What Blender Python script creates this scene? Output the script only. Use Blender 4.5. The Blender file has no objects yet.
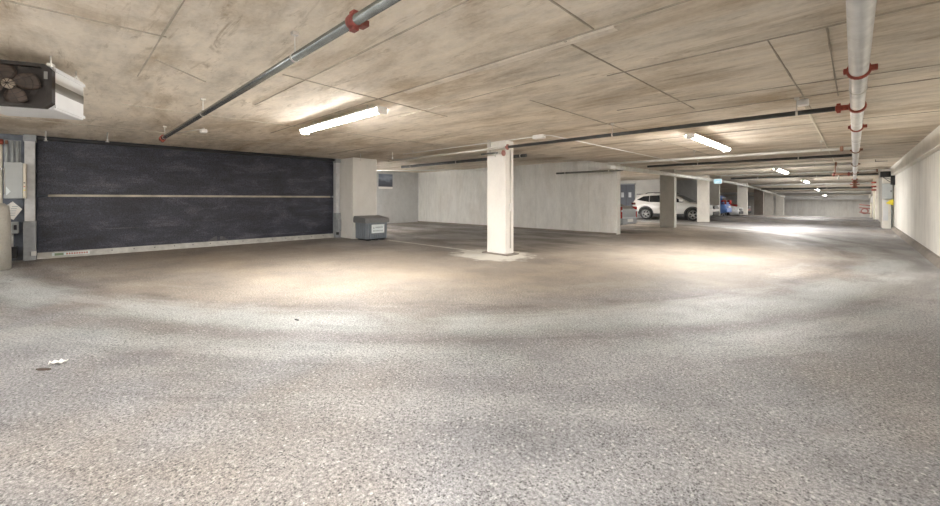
import bpy, bmesh, math, random
from mathutils import Vector, Matrix
random.seed(7)
PI = math.pi
scn = bpy.context.scene
C = scn.collection

# ------------------------------------------------------------------ materials
def new_mat(name):
    m = bpy.data.materials.new(name); m.use_nodes = True
    nt = m.node_tree
    return m, nt, nt.nodes, nt.links, nt.nodes['Principled BSDF']

def flat(name, col, rough=.5, metal=0., emit=0., emit_col=None, bump=0., noise=0., nscale=8., spec=None, coat=0.):
    m, nt, N, L, b = new_mat(name)
    b.inputs['Base Color'].default_value = (*col, 1)
    b.inputs['Roughness'].default_value = rough
    b.inputs['Metallic'].default_value = metal
    if spec is not None: b.inputs['Specular IOR Level'].default_value = spec
    if coat: b.inputs['Coat Weight'].default_value = coat
    if emit:
        b.inputs['Emission Color'].default_value = (*(emit_col or col), 1)
        b.inputs['Emission Strength'].default_value = emit
    if noise or bump:
        g = N.new('ShaderNodeNewGeometry')
        t = N.new('ShaderNodeTexNoise'); t.inputs['Scale'].default_value = nscale; t.inputs['Detail'].default_value = 6
        L.new(g.outputs['Position'], t.inputs['Vector'])
        if noise:
            r = N.new('ShaderNodeValToRGB')
            r.color_ramp.elements[0].position = .3; r.color_ramp.elements[1].position = .7
            r.color_ramp.elements[0].color = (*[c*(1-noise) for c in col], 1)
            r.color_ramp.elements[1].color = (*[min(1, c*(1+noise)) for c in col], 1)
            L.new(t.outputs['Fac'], r.inputs['Fac']); L.new(r.outputs['Color'], b.inputs['Base Color'])
        if bump:
            bn = N.new('ShaderNodeBump'); bn.inputs['Strength'].default_value = bump; bn.inputs['Distance'].default_value = .01
            L.new(t.outputs['Fac'], bn.inputs['Height']); L.new(bn.outputs['Normal'], b.inputs['Normal'])
    return m

class G:
    """small node-graph helper"""
    def __init__(s, nt): s.nt = nt; s.N = nt.nodes; s.L = nt.links
    def link(s, v, sock):
        if hasattr(v, 'is_output'): s.L.new(v, sock)
        else: sock.default_value = v
    def math(s, op, a, b=None, c=None, clamp=False):
        n = s.N.new('ShaderNodeMath'); n.operation = op; n.use_clamp = clamp
        s.link(a, n.inputs[0])
        if b is not None: s.link(b, n.inputs[1])
        if c is not None: s.link(c, n.inputs[2])
        return n.outputs[0]
    def ramp(s, f, stops, mode='LINEAR'):
        n = s.N.new('ShaderNodeValToRGB'); e = n.color_ramp; e.interpolation = mode
        while len(e.elements) < len(stops): e.elements.new(.5)
        for el, (p, c) in zip(e.elements, stops):
            el.position = p; el.color = (*c, 1) if isinstance(c, tuple) else (c, c, c, 1)
        s.L.new(f, n.inputs['Fac']); return n.outputs['Color']
    def mix(s, f, a, b, blend='MIX'):
        n = s.N.new('ShaderNodeMix'); n.data_type = 'RGBA'; n.blend_type = blend
        s.link(f, n.inputs['Factor'])
        for v, k in ((a, 6), (b, 7)):
            if isinstance(v, tuple): n.inputs[k].default_value = (*v, 1)
            else: s.L.new(v, n.inputs[k])
        return n.outputs[2]
    def noise(s, vec, scale, detail=5, rough=.55, dist=0.):
        n = s.N.new('ShaderNodeTexNoise'); n.inputs['Scale'].default_value = scale
        n.inputs['Detail'].default_value = detail; n.inputs['Roughness'].default_value = rough
        n.inputs['Distortion'].default_value = dist
        s.L.new(vec, n.inputs['Vector']); return n.outputs['Fac']
    def scale(s, vec, sc):
        n = s.N.new('ShaderNodeMapping'); n.inputs['Scale'].default_value = sc
        s.L.new(vec, n.inputs['Vector']); return n.outputs[0]
    def pos(s): return s.N.new('ShaderNodeNewGeometry').outputs['Position']
    def xyz(s, v):
        n = s.N.new('ShaderNodeSeparateXYZ'); s.L.new(v, n.inputs[0]); return n.outputs
    def comb(s, x, y, z):
        n = s.N.new('ShaderNodeCombineXYZ')
        for i, v in enumerate((x, y, z)): s.link(v, n.inputs[i])
        return n.outputs[0]
    def bump(s, h, strength, dist, normal=None):
        n = s.N.new('ShaderNodeBump'); n.inputs['Strength'].default_value = strength; n.inputs['Distance'].default_value = dist
        s.L.new(h, n.inputs['Height'])
        if normal: s.L.new(normal, n.inputs['Normal'])
        return n.outputs[0]

def concrete(name, base, stain, var=.16, stretch=(1, 1, 1), panel=None, rough=.85, stain_amt=.6, pits=.35, stain_lo=.5, fine=0.):
    """cast concrete: mottling, brown stains, pores; panel=(axis, spacing): vertical form-board joints"""
    m, nt, N, L, b = new_mat(name); g = G(nt)
    p = g.pos(); q = g.scale(p, stretch)
    n1 = g.noise(q, .9, 6, .6); n2 = g.noise(q, 5., 8, .65); n3 = g.noise(p, 28., 4, .6)
    lo = tuple(c*(1-var*1.6) for c in base); hi = tuple(min(1, c*(1+var)) for c in base)
    col = g.ramp(g.math('ADD', g.math('MULTIPLY', n1, .55), g.math('MULTIPLY', n2, .45)), [(.36, lo), (.52, base), (.68, hi)])
    st = g.noise(g.scale(q, (1.3, 1.3, 1.3)), .55, 9, .7, .6)
    col = g.mix(g.math('MULTIPLY', g.ramp(st, [(stain_lo, 0.), (stain_lo+.2, 1.)]), stain_amt), col, stain)
    if fine:
        s2 = g.noise(g.scale(q, (1., 2.2, 1.)), 2.4, 9, .72, .8)
        col = g.mix(g.math('MULTIPLY', g.ramp(s2, [(.55, 0.), (.68, 1.)]), fine), col, tuple(c*.75 for c in stain))
        col = g.mix(g.math('MULTIPLY', g.ramp(s2, [(.30, 1.), (.42, 0.)]), fine*.6), col, tuple(min(1, c*1.12) for c in base))
    col = g.mix(.25, col, g.ramp(n3, [(.3, .35), (.6, .65)]), 'OVERLAY')
    pit = g.ramp(n3, [(.22, 1.), (.34, 0.)])
    col = g.mix(g.math('MULTIPLY', pit, pits), col, tuple(c*.35 for c in base))
    h = g.math('ADD', g.math('MULTIPLY', n2, .6), g.math('MULTIPLY', n3, .4))
    if panel:
        ax, sp = panel
        xs = g.xyz(p)[ax]
        f = g.math('FRACT', g.math('DIVIDE', xs, sp))
        d = g.math('MINIMUM', f, g.math('SUBTRACT', 1., f))
        ln = g.ramp(g.math('MULTIPLY', d, sp), [(.0, 1.), (.016, 0.)])
        col = g.mix(g.math('MULTIPLY', ln, .42), col, tuple(c*.5 for c in base))
        cell = g.math('FLOOR', g.math('DIVIDE', xs, sp))
        wn = N.new('ShaderNodeTexWhiteNoise'); wn.noise_dimensions = '1D'; L.new(cell, wn.inputs['W'])
        col = g.mix(.22, col, g.ramp(wn.outputs['Value'], [(0., .38), (1., .62)]), 'OVERLAY')
        f2 = g.math('FRACT', g.math('DIVIDE', xs, sp/6.))
        h = g.math('SUBTRACT', h, g.math('MULTIPLY', g.ramp(f2, [(0., 1.), (.08, 0.)]), .5))
    L.new(col, b.inputs['Base Color']); b.inputs['Roughness'].default_value = rough
    L.new(g.bump(h, .35, .012), b.inputs['Normal'])
    return m

M = {}
M['ceil'] = concrete('ceiling_concrete', (.75, .68, .575), (.38, .29, .185), .2, (.55, 1.5, 1), None, .9, .85, .4, .47, .65)
M['seam'] = concrete('ceiling_seam_concrete', (.40, .36, .29), (.26, .21, .15), .2, (1, 1, 1), None, .9, .6, .3)
M['ridge'] = concrete('ceiling_ridge_concrete', (.72, .66, .57), (.46, .38, .27), .2, (1, 1, 1), None, .9, .6, .3)
M['wall'] = concrete('wall_concrete', (.70, .69, .655), (.48, .43, .36), .10, (1.6, 1.6, .45), (0, 1.22), .88, .45, .3)
M['wall_y'] = concrete('wall_concrete_boards', (.80, .775, .715), (.56, .50, .42), .09, (1.6, 1.6, .4), (1, .61), .88, .4, .25)
M['wall_dim'] = concrete('wall_concrete_grey', (.52, .525, .52), (.38, .36, .33), .1, (1, 1, .6), None, .9, .35, .25)
M['pillar'] = concrete('pillar_concrete', (.76, .73, .665), (.54, .49, .41), .08, (1, 1, .6), None, .85, .3, .2)
M['pillar_shade'] = concrete('pillar_concrete_shade', (.47, .46, .42), (.36, .32, .27), .08, (1, 1, .6), None, .85, .4, .2)  # same pillar concrete, with shade put into a greyer base colour
M['pillar_deep_shade'] = concrete('pillar_concrete_deep_shade', (.30, .27, .24), (.2, .16, .13), .12, (1, 1, .6), None, .85, .5, .2)  # darkest copy of the pillar concrete, deep shade put into the colour
M['pillar_white'] = concrete('pillar_whitewash', (.86, .84, .79), (.66, .60, .51), .05, (1, 1, .6), None, .8, .25, .15, .56)
M['curb'] = concrete('asphalt_curb', (.24, .21, .18), (.15, .13, .11), .2, (1, 1, 1), None, .9, .5, .4)
M['wall_white'] = flat('painted_white_wall', (.78, .76, .72), .7, noise=.06, nscale=2)
M['steel'] = flat('galvanised_steel', (.80, .80, .785), .34, .55, noise=.12, nscale=6)
M['pipe_grey'] = flat('grey_painted_pipe', (.72, .72, .69), .42, .2, noise=.1, nscale=5)
M['pipe_black'] = flat('black_steel_pipe', (.085, .09, .09), .35, .5, noise=.25, nscale=7)
M['pipe_dark'] = flat('dark_steel_pipe', (.27, .29, .285), .27, .85, noise=.2, nscale=7)
M['red'] = flat('rust_red_coupling', (.30, .062, .038), .5, .1, noise=.25, nscale=30)
M['red_dark'] = flat('dark_red_coupling', (.20, .045, .035), .5, .1, noise=.25, nscale=30)
M['galv'] = flat('zinc_hanger', (.66, .64, .60), .45, .6)
M['white_metal'] = flat('white_enamel', (.66, .67, .68), .4, 0, noise=.04, nscale=6)
M['white_plastic'] = flat('white_plastic', (.82, .81, .78), .45)
M['grey_enamel'] = flat('grey_enamel', (.47, .50, .50), .45, noise=.06, nscale=6)
M['gusset'] = flat('dull_gusset', (.10, .10, .11), .5, noise=.3, nscale=20)
M['post_white'] = flat('post_white_paint', (.70, .71, .72), .5, noise=.1, nscale=9)
M['post_grey'] = flat('post_grey_paint', (.37, .39, .41), .5, noise=.12, nscale=9)
M['alu'] = flat('dusty_aluminium', (.56, .55, .52), .5, .3, noise=.18, nscale=7)
M['rail'] = flat('tan_rail', (.50, .46, .38), .5, .1, noise=.3, nscale=3)
M['blackp'] = flat('black_plastic', (.022, .022, .024), .45)
M['rubber'] = flat('tyre_rubber', (.025, .025, .026), .75)
M['brown_grille'] = flat('dirty_brown_grille', (.02, .0145, .0115), .6, .1, noise=.3, nscale=20)
M['brown_blade'] = flat('dusty_fan_blade', (.075, .052, .04), .6, .0, noise=.4, nscale=9)
M['heater_in'] = flat('heater_dark_interior', (.03, .023, .02), .7)
M['hub'] = flat('dusty_hub', (.34, .28, .22), .6)
M['silver_band'] = flat('grey_band', (.22, .215, .20), .5)
M['lens'] = flat('lit_fluorescent_lens', (.95, .95, .95), .4, emit=26., emit_col=(1., .972, .94))
M['lens_dim'] = flat('lit_fluorescent_lens_soft', (.95, .95, .95), .4, emit=16., emit_col=(1., .972, .94))
M['lens_low'] = flat('lit_fluorescent_lens_low', (.95, .95, .95), .4, emit=10., emit_col=(1., .972, .94))
M['housing'] = flat('luminaire_housing', (.84, .83, .81), .4)
M['bin'] = flat('grey_bin_plastic', (.21, .235, .265), .5, noise=.07, nscale=14)
M['bin_lid'] = flat('grey_bin_lid', (.235, .235, .235), .55, noise=.1, nscale=14)
M['label'] = flat('white_label', (.80, .86, .87), .4)
M['ink'] = flat('grey_ink', (.38, .42, .45), .5)
M['ink_dark'] = flat('dark_ink', (.06, .06, .07), .5)
M['ink_red'] = flat('faded_red_ink', (.55, .22, .18), .5)
M['green'] = flat('dull_green', (.25, .33, .22), .5)
M['yellow'] = flat('yellow_tag', (.85, .70, .05), .5)
M['paper'] = flat('white_paper', (.85, .84, .80), .7)
M['corrugated'] = flat('blue_grey_sheet', (.155, .175, .21), .5, .2, noise=.3, nscale=6)
M['cream'] = flat('cream_paint', (.74, .70, .58), .5)
M['conc_light'] = concrete('bollard_concrete', (.58, .56, .50), (.42, .38, .30), .1, (1, 1, 1), None, .85, .4, .2)
M['door'] = flat('slate_door_paint', (.17, .185, .22), .5, noise=.06)
M['bronze'] = flat('brass_fitting', (.30, .165, .11), .45, .2, noise=.2, nscale=30)
M['pink_red'] = flat('faded_red_paint', (.38, .17, .145), .5)
M['line'] = flat('worn_white_paint', (.66, .64, .58), .75, noise=.18, nscale=14)
M['glassw'] = flat('door_pane', (.80, .83, .86), .2)
M['exit'] = flat('blue_sign_face', (.40, .60, .68), .4, emit=.06, emit_col=(.36, .72, .88))
# cars
M['paint_white'] = flat('white_car_paint', (.60, .585, .56), .28, coat=.6)
M['paint_grey'] = flat('silver_grey_car_paint', (.32, .34, .36), .3, .4, coat=.6)
M['paint_blue'] = flat('blue_car_paint', (.10, .22, .55), .3, .2, coat=.6)
M['paint_silver'] = flat('silver_car_paint', (.58, .60, .61), .3, .4, coat=.6)
M['paint_red'] = flat('red_car_paint', (.42, .03, .03), .3, .1, coat=.6)
M['car_glass'] = flat('dark_car_glass', (.012, .014, .017), .08)
M['clad'] = flat('black_cladding', (.03, .03, .032), .6)
M['rim'] = flat('alloy_rim', (.50, .50, .50), .3, .8)
M['tail'] = flat('red_tail_lens', (.32, .018, .014), .2)
M['tail_dark'] = flat('dark_tail_lens', (.06, .012, .012), .25)
M['clear'] = flat('clear_lamp_lens', (.75, .77, .78), .12)
M['plate'] = flat('licence_plate', (.80, .80, .78), .5)

def make_floor_mat():
    m, nt, N, L, b = new_mat('worn_parking_floor'); g = G(nt)
    p = g.pos(); x, y, z = g.xyz(p)
    # wheel tracks sweep round from the gate into the aisle, about one centre
    dx = g.math('ADD', x, 12.); dy = g.math('SUBTRACT', y, 11.5)
    r = g.math('SQRT', g.math('ADD', g.math('MULTIPLY', dx, dx), g.math('MULTIPLY', dy, dy)))
    ang = g.math('ARCTAN2', dy, dx)
    pol = g.comb(g.math('MULTIPLY', r, 1.), g.math('MULTIPLY', ang, 2.2), 0.)
    wob = g.noise(p, .45, 5, .6)
    rw = g.math('ADD', r, g.math('MULTIPLY', g.math('SUBTRACT', wob, .5), 3.2))
    streak = g.noise(pol, 1.6, 6, .62)
    streak2 = g.noise(pol, 4.5, 5, .6)
    n1 = g.noise(p, .8, 7, .62); n2 = g.noise(p, 6., 7, .65); n3 = g.noise(p, 52., 6, .75); n4 = g.noise(p, 150., 3, .7)
    grey = g.ramp(n1, [(.33, (.190, .190, .197)), (.5, (.265, .265, .274)), (.67, (.345, .345, .355))])
    dust = g.ramp(n1, [(.33, (.215, .17, .122)), (.5, (.30, .243, .18)), (.67, (.375, .312, .24))])
    # dusty where cars drive round, grey aggregate outside the turn
    f_in = g.ramp(g.math('DIVIDE', rw, 20.), [(.18, .25), (.36, .8), (.50, 1.), (.575, .75), (.625, .12), (.72, .05), (.85, .05)])
    f_in = g.math('MULTIPLY', f_in, g.ramp(g.math('ADD', g.math('MULTIPLY', streak, .5), g.math('MULTIPLY', n1, .5)), [(.34, .55), (.62, 1.)]))
    col = g.mix(f_in, grey, dust)
    warm = g.ramp(g.noise(p, .35, 5, .6, .4), [(.48, 0.), (.66, .55)])
    col = g.mix(warm, col, (.26, .215, .168))
    # pale mineral streaks and dark damp streaks along the tracks
    band = g.ramp(g.math('DIVIDE', rw, 20.), [(.54, 0.), (.60, 1.), (.68, .8), (.76, .15)])
    col = g.mix(g.math('MULTIPLY', g.math('MULTIPLY', band, g.ramp(streak, [(.52, 0.), (.66, 1.)])), .55), col, (.50, .495, .485))
    col = g.mix(g.math('MULTIPLY', g.math('MULTIPLY', band, g.ramp(streak2, [(.56, 0.), (.70, 1.)])), .60), col, (.095, .082, .072))
    # dark mottled wet patches in the parking bay beyond the pillar
    bay = g.math('MULTIPLY', g.ramp(g.math('DIVIDE', y, 20.), [(.36, 0.), (.40, 1.)]), g.ramp(g.math('DIVIDE', g.math('ADD', x, 20.), 20.), [(.70, 1.), (.76, 0.)]))
    col = g.mix(g.math('MULTIPLY', bay, g.ramp(g.noise(g.scale(p, (.5, 1.2, 1)), .9, 6, .6), [(.42, 0.), (.58, .8)])), col, (.10, .083, .066))
    rr = g.math('DIVIDE', g.math('ADD', r, g.math('MULTIPLY', g.math('SUBTRACT', wob, .5), .9)), 20.)
    brk = g.ramp(g.noise(g.comb(r, g.math('MULTIPLY', ang, 9.), 0.), .9, 5, .6), [(.38, 0.), (.52, 1.)])
    wht = g.math('MULTIPLY', g.ramp(rr, [(.603, 0.), (.615, .8), (.632, .75), (.65, .15), (.665, .5), (.69, 0.)]), brk)
    col = g.mix(g.math('MULTIPLY', wht, .5), col, (.52, .575, .56))  # mineral streaks, with the wet sheen of the tracks painted in
    drk = g.math('MULTIPLY', g.ramp(rr, [(.585, 0.), (.594, .8), (.605, 0.), (.632, 0.), (.645, .7), (.66, 0.)]), brk)
    col = g.mix(g.math('MULTIPLY', drk, .75), col, (.11, .09, .075))
    # aggregate: dark chips and pits, small pale stones
    out = g.ramp(g.math('DIVIDE', rw, 20.), [(.50, .25), (.64, 1.)])
    v = N.new('ShaderNodeTexVoronoi'); v.inputs['Scale'].default_value = 58.; v.inputs['Randomness'].default_value = 1.
    L.new(g.scale(p, (1, 1, 1)), v.inputs['Vector'])
    chips = g.math('MULTIPLY', g.ramp(v.outputs['Distance'], [(.24, 1.), (.36, 0.)]), g.ramp(n2, [(.40, 0.), (.52, 1.)]))
    v2 = N.new('ShaderNodeTexVoronoi'); v2.inputs['Scale'].default_value = 34.; L.new(g.scale(p, (1.1, .9, 1)), v2.inputs['Vector'])
    lgt = g.math('MULTIPLY', g.ramp(v2.outputs['Distance'], [(.22, 1.), (.36, 0.)]), g.ramp(v2.outputs['Color'], [(.45, 0.), (.7, 1.)]))
    col = g.mix(g.math('MULTIPLY', g.math('MULTIPLY', lgt, out), .5), col, (.60, .59, .57))
    col = g.mix(g.math('MULTIPLY', g.math('MULTIPLY', chips, out), .85), col, (.05, .046, .043))
    col = g.mix(.8, col, g.ramp(n3, [(.34, .08), (.5, .5), (.66, .92)]), 'OVERLAY')
    col = g.mix(.6, col, g.ramp(n4, [(.34, .15), (.66, .85)]), 'OVERLAY')
    # spilt white paint round the free-standing pillar
    px = g.math('MULTIPLY', g.math('ADD', x, 6.05), .85); py = g.math('SUBTRACT', y, 7.0)
    pr = g.math('SQRT', g.math('ADD', g.math('MULTIPLY', px, px), g.math('MULTIPLY', py, py)))
    pr = g.math('ADD', pr, g.math('MULTIPLY', g.math('SUBTRACT', g.noise(p, 3.2, 6, .7), .5), 1.5))
    col = g.mix(g.ramp(pr, [(.70, .9), (.92, 0.)]), col, (.74, .71, .64))
    L.new(col, b.inputs['Base Color'])
    rg = g.math('ADD', g.math('MULTIPLY', g.ramp(g.math('ADD', g.math('MULTIPLY', streak, .6), g.math('MULTIPLY', n2, .4)), [(.36, .60), (.62, .36)]), 1.), g.math('MULTIPLY', g.math('MAXIMUM', f_in, g.ramp(g.math('DIVIDE', y, 40.), [(.28, 0.), (.42, 1.)])), .16))
    rg = g.math('SUBTRACT', rg, g.math('MULTIPLY', wht, .16))
    L.new(rg, b.inputs['Roughness'])
    b.inputs['Specular IOR Level'].default_value = .42
    h = g.math('SUBTRACT', g.math('ADD', g.math('MULTIPLY', n3, .7), g.math('MULTIPLY', n2, .5)), g.math('MULTIPLY', g.math('MULTIPLY', chips, out), .5))
    L.new(g.bump(h, .6, .016), b.inputs['Normal'])
    return m
M['floor'] = make_floor_mat()

def make_gate_mat():
    m, nt, N, L, b = new_mat('black_mesh_fabric'); g = G(nt)
    p = g.pos(); x, y, z = g.xyz(p)
    w = g.math('MULTIPLY', g.math('SINE', g.math('MULTIPLY', y, 210.)), g.math('SINE', g.math('MULTIPLY', z, 210.)))
    n1 = g.noise(g.scale(p, (1, .8, 2.2)), 1.5, 8, .7, .5); n2 = g.noise(p, 30., 4, .7)
    col = g.ramp(n1, [(.34, (.026, .027, .038)), (.52, (.043, .046, .066)), (.68, (.095, .098, .122))])
    ln = g.noise(g.scale(p, (1, .25, 7.)), 1.6, 6, .7)
    col = g.mix(g.ramp(ln, [(.60, 0.), (.74, .5)]), col, (.20, .20, .215))
    n3 = g.noise(p, 60., 2, .8)
    col = g.mix(.9, col, g.ramp(g.math('ADD', g.math('MULTIPLY', n2, .4), g.math('MULTIPLY', n3, .6)), [(.36, .1), (.64, .9)]), 'OVERLAY')
    L.new(col, b.inputs['Base Color']); b.inputs['Roughness'].default_value = .5
    L.new(g.bump(w, .3, .004), b.inputs['Normal'])
    return m
M['gate'] = make_gate_mat()

def make_poster_mat():
    m, nt, N, L, b = new_mat('poster_print'); g = G(nt)
    p = g.pos(); x, y, z = g.xyz(p)
    n = g.noise(g.scale(p, (1, 1, 2)), 3., 6, .6)
    zz = g.math('ADD', g.math('SUBTRACT', z, 1.8), g.math('MULTIPLY', g.math('SUBTRACT', n, .5), .5))
    col = g.ramp(zz, [(.05, (.55, .58, .62)), (.12, (.06, .065, .085)), (.45, (.10, .11, .14)), (.62, (.30, .34, .42)), (.8, (.17, .20, .27))])
    L.new(col, b.inputs['Base Color']); b.inputs['Roughness'].default_value = .4
    return m
M['poster'] = make_poster_mat()

# ------------------------------------------------------------------ geometry helpers
def floor_z(y):
    """the aisle floor (and ceiling) dips gently towards the far end"""
    if y < 27: return 0.
    if y < 41: return -.035*(y-27)**2/28
    return -.245-(y-41)*.035
BEND = [27, 29, 31, 33, 35, 37, 39, 41]
CEIL = 2.66

def box(bm, x0, x1, y0, y1, z0, z1, bev=0., seg=2, rot=None):
    t = bmesh.new()
    bmesh.ops.create_cube(t, size=1.)
    bmesh.ops.scale(t, vec=(abs(x1-x0), abs(y1-y0), abs(z1-z0)), verts=t.verts)
    if bev: bmesh.ops.bevel(t, geom=t.edges[:], offset=bev, segments=seg, affect='EDGES', profile=.5)
    if rot is not None: bmesh.ops.rotate(t, cent=(0, 0, 0), matrix=rot, verts=t.verts)
    bmesh.ops.translate(t, vec=((x0+x1)/2, (y0+y1)/2, (z0+z1)/2), verts=t.verts)
    me = bpy.data.meshes.new('tmp'); t.to_mesh(me); t.free(); bm.from_mesh(me); bpy.data.meshes.remove(me)
    return bm

def tube(bm, pts, r, seg=14, caps=True):
    pts = [Vector(p) for p in pts]; rings = []
    for i, p in enumerate(pts):
        if i == 0: d = pts[1]-p
        elif i == len(pts)-1: d = p-pts[i-1]
        else: d = (pts[i+1]-p).normalized()+(p-pts[i-1]).normalized()
        d.normalize()
        up = Vector((0, 0, 1)) if abs(d.z) < .95 else Vector((1, 0, 0))
        a = d.cross(up).normalized(); c = a.cross(d).normalized()
        rr = r[i] if isinstance(r, (list, tuple)) else r
        rings.append([bm.verts.new(p+a*rr*math.cos(2*PI*k/seg)+c*rr*math.sin(2*PI*k/seg)) for k in range(seg)])
    for i in range(len(rings)-1):
        for k in range(seg):
            f = bm.faces.new((rings[i][k], rings[i][(k+1) % seg], rings[i+1][(k+1) % seg], rings[i+1][k])); f.smooth = True
    if caps:
        bm.faces.new(rings[0][::-1]); bm.faces.new(rings[-1])
    return bm

def arc_path(pts, bend=.12, n=5):
    """polyline with rounded corners"""
    pts = [Vector(p) for p in pts]; out = [pts[0]]
    for i in range(1, len(pts)-1):
        a = (pts[i-1]-pts[i]).normalized()*bend; c = (pts[i+1]-pts[i]).normalized()*bend
        for k in range(n+1):
            t = k/n
            out.append(pts[i]+a*(1-t)**2+c*t**2)
    out.append(pts[-1]); return out

def lathe(bm, prof, axis='z', cent=(0, 0, 0), seg=24, closed=False):
    """prof: (radius, height) pairs"""
    rings = []
    for r, h in prof:
        ring = []
        for k in range(seg):
            a = 2*PI*k/seg; u, v = r*math.cos(a), r*math.sin(a)
            co = {'z': (u, v, h), 'y': (u, h, v), 'x': (h, u, v)}[axis]
            ring.append(bm.verts.new(Vector(co)+Vector(cent)))
        rings.append(ring)
    n = len(rings)
    for i in range(n if closed else n-1):
        a, b_ = rings[i], rings[(i+1) % n]
        for k in range(seg):
            f = bm.faces.new((a[k], a[(k+1) % seg], b_[(k+1) % seg], b_[k])); f.smooth = True
    if not closed:
        for ring in (rings[0], rings[-1]):
            try: bm.faces.new(ring)
            except ValueError: pass
    return bm

def prism(bm, poly, axis, d0, d1):
    """extrude a 2-D polygon along an axis"""
    def co(p, d): return {'x': (d, p[0], p[1]), 'y': (p[0], d, p[1]), 'z': (p[0], p[1], d)}[axis]
    a = [bm.verts.new(co(p, d0)) for p in poly]; b_ = [bm.verts.new(co(p, d1)) for p in poly]
    n = len(poly)
    bm.faces.new(a); bm.faces.new(b_[::-1])
    for i in range(n): bm.faces.new((a[i], b_[i], b_[(i+1) % n], a[(i+1) % n]))
    return bm

def finish(bm):
    bmesh.ops.recalc_face_normals(bm, faces=bm.faces)

def obj(name, bm, mat, parent=None, world=False):
    finish(bm)
    if world and parent is not None:
        mw = Matrix.Translation(parent.location) @ parent.rotation_euler.to_matrix().to_4x4()
        bmesh.ops.transform(bm, matrix=mw.inverted(), verts=bm.verts)
    me = bpy.data.meshes.new(name); bm.to_mesh(me); bm.free()
    me.materials.append(M[mat])
    o = bpy.data.objects.new(name, me); C.objects.link(o)
    if parent is not None: o.parent = parent
    return o

def sub(name, bm, mat, parent_part):
    """a sub-part: built in the same local frame as its part"""
    finish(bm)
    me = bpy.data.meshes.new(name); bm.to_mesh(me); bm.free()
    me.materials.append(M[mat])
    o = bpy.data.objects.new(name, me); C.objects.link(o); o.parent = parent_part
    return o

def tag(o, label, cat, group=None, kind=None):
    o['label'] = label; o['category'] = cat
    if group: o['group'] = group
    if kind: o['kind'] = kind
    return o

def thing(name, label, cat, loc=(0, 0, 0), rotz=0, group=None, kind='thing'):
    o = bpy.data.objects.new(name, None); C.objects.link(o); o.empty_display_size = .1
    o.location = loc; o.rotation_euler = (0, 0, rotz)
    return tag(o, label, cat, group, kind)

def struct(name, bm, mat, parent=None, label=None, cat=None):
    o = obj(name, bm, mat, parent); o['kind'] = 'structure'
    if label: o['label'] = label; o['category'] = cat
    return o

def B(*a, **k):
    bm = bmesh.new(); box(bm, *a, **k); return bm
def T(*a, **k):
    bm = bmesh.new(); tube(bm, *a, **k); return bm

# ------------------------------------------------------------------ the shell
def quad(bm, *co): bm.faces.new([bm.verts.new(c) for c in co])

Y0, Y1 = -6., 62.
bm = bmesh.new()
YB = BEND+[Y1+.3]
for (ya, yb) in zip([Y0]+YB, YB):
    quad(bm, (-19, ya, floor_z(ya)), (1.6, ya, floor_z(ya)), (1.6, yb, floor_z(yb)), (-19, yb, floor_z(yb)))
fl = struct('floor', bm, 'floor', label='worn grey concrete garage floor with dusty tyre tracks', cat='floor')
s = fl.modifiers.new('thickness', 'SOLIDIFY'); s.thickness = .2; s.offset = -1

# ceiling, with a shallower recess over the bay behind the long wall
RX, RY0, RY1, RD = -6.77, 8.5, 14.2, .13
bm = bmesh.new()
def cq(x0, x1, ya, yb, up=0):
    quad(bm, (x0, ya, CEIL+floor_z(ya)+up), (x0, yb, CEIL+floor_z(yb)+up), (x1, yb, CEIL+floor_z(yb)+up), (x1, ya, CEIL+floor_z(ya)+up))
cq(-19, 1.6, Y0, RY0); cq(RX, 1.6, RY0, RY1); cq(-19, RX, RY0, RY1, RD); 
for ya, yb in zip([RY1]+YB, YB): cq(-19, 1.6, ya, yb)
for a, b_ in (((-19, RY0), (RX, RY0)), ((RX, RY0), (RX, RY1)), ((RX, RY1), (-19, RY1))):
    quad(bm, (*a, CEIL), (*b_, CEIL), (*b_, CEIL+RD), (*a, CEIL+RD))
me = bpy.data.meshes.new('ceiling'); bm.to_mesh(me); bm.free(); me.materials.append(M['ceil'])
ce = bpy.data.objects.new('ceiling', me); C.objects.link(ce); ce['kind'] = 'structure'
ce['label'] = 'low bare concrete ceiling with formwork joints and brown stains'; ce['category'] = 'ceiling'

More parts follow.
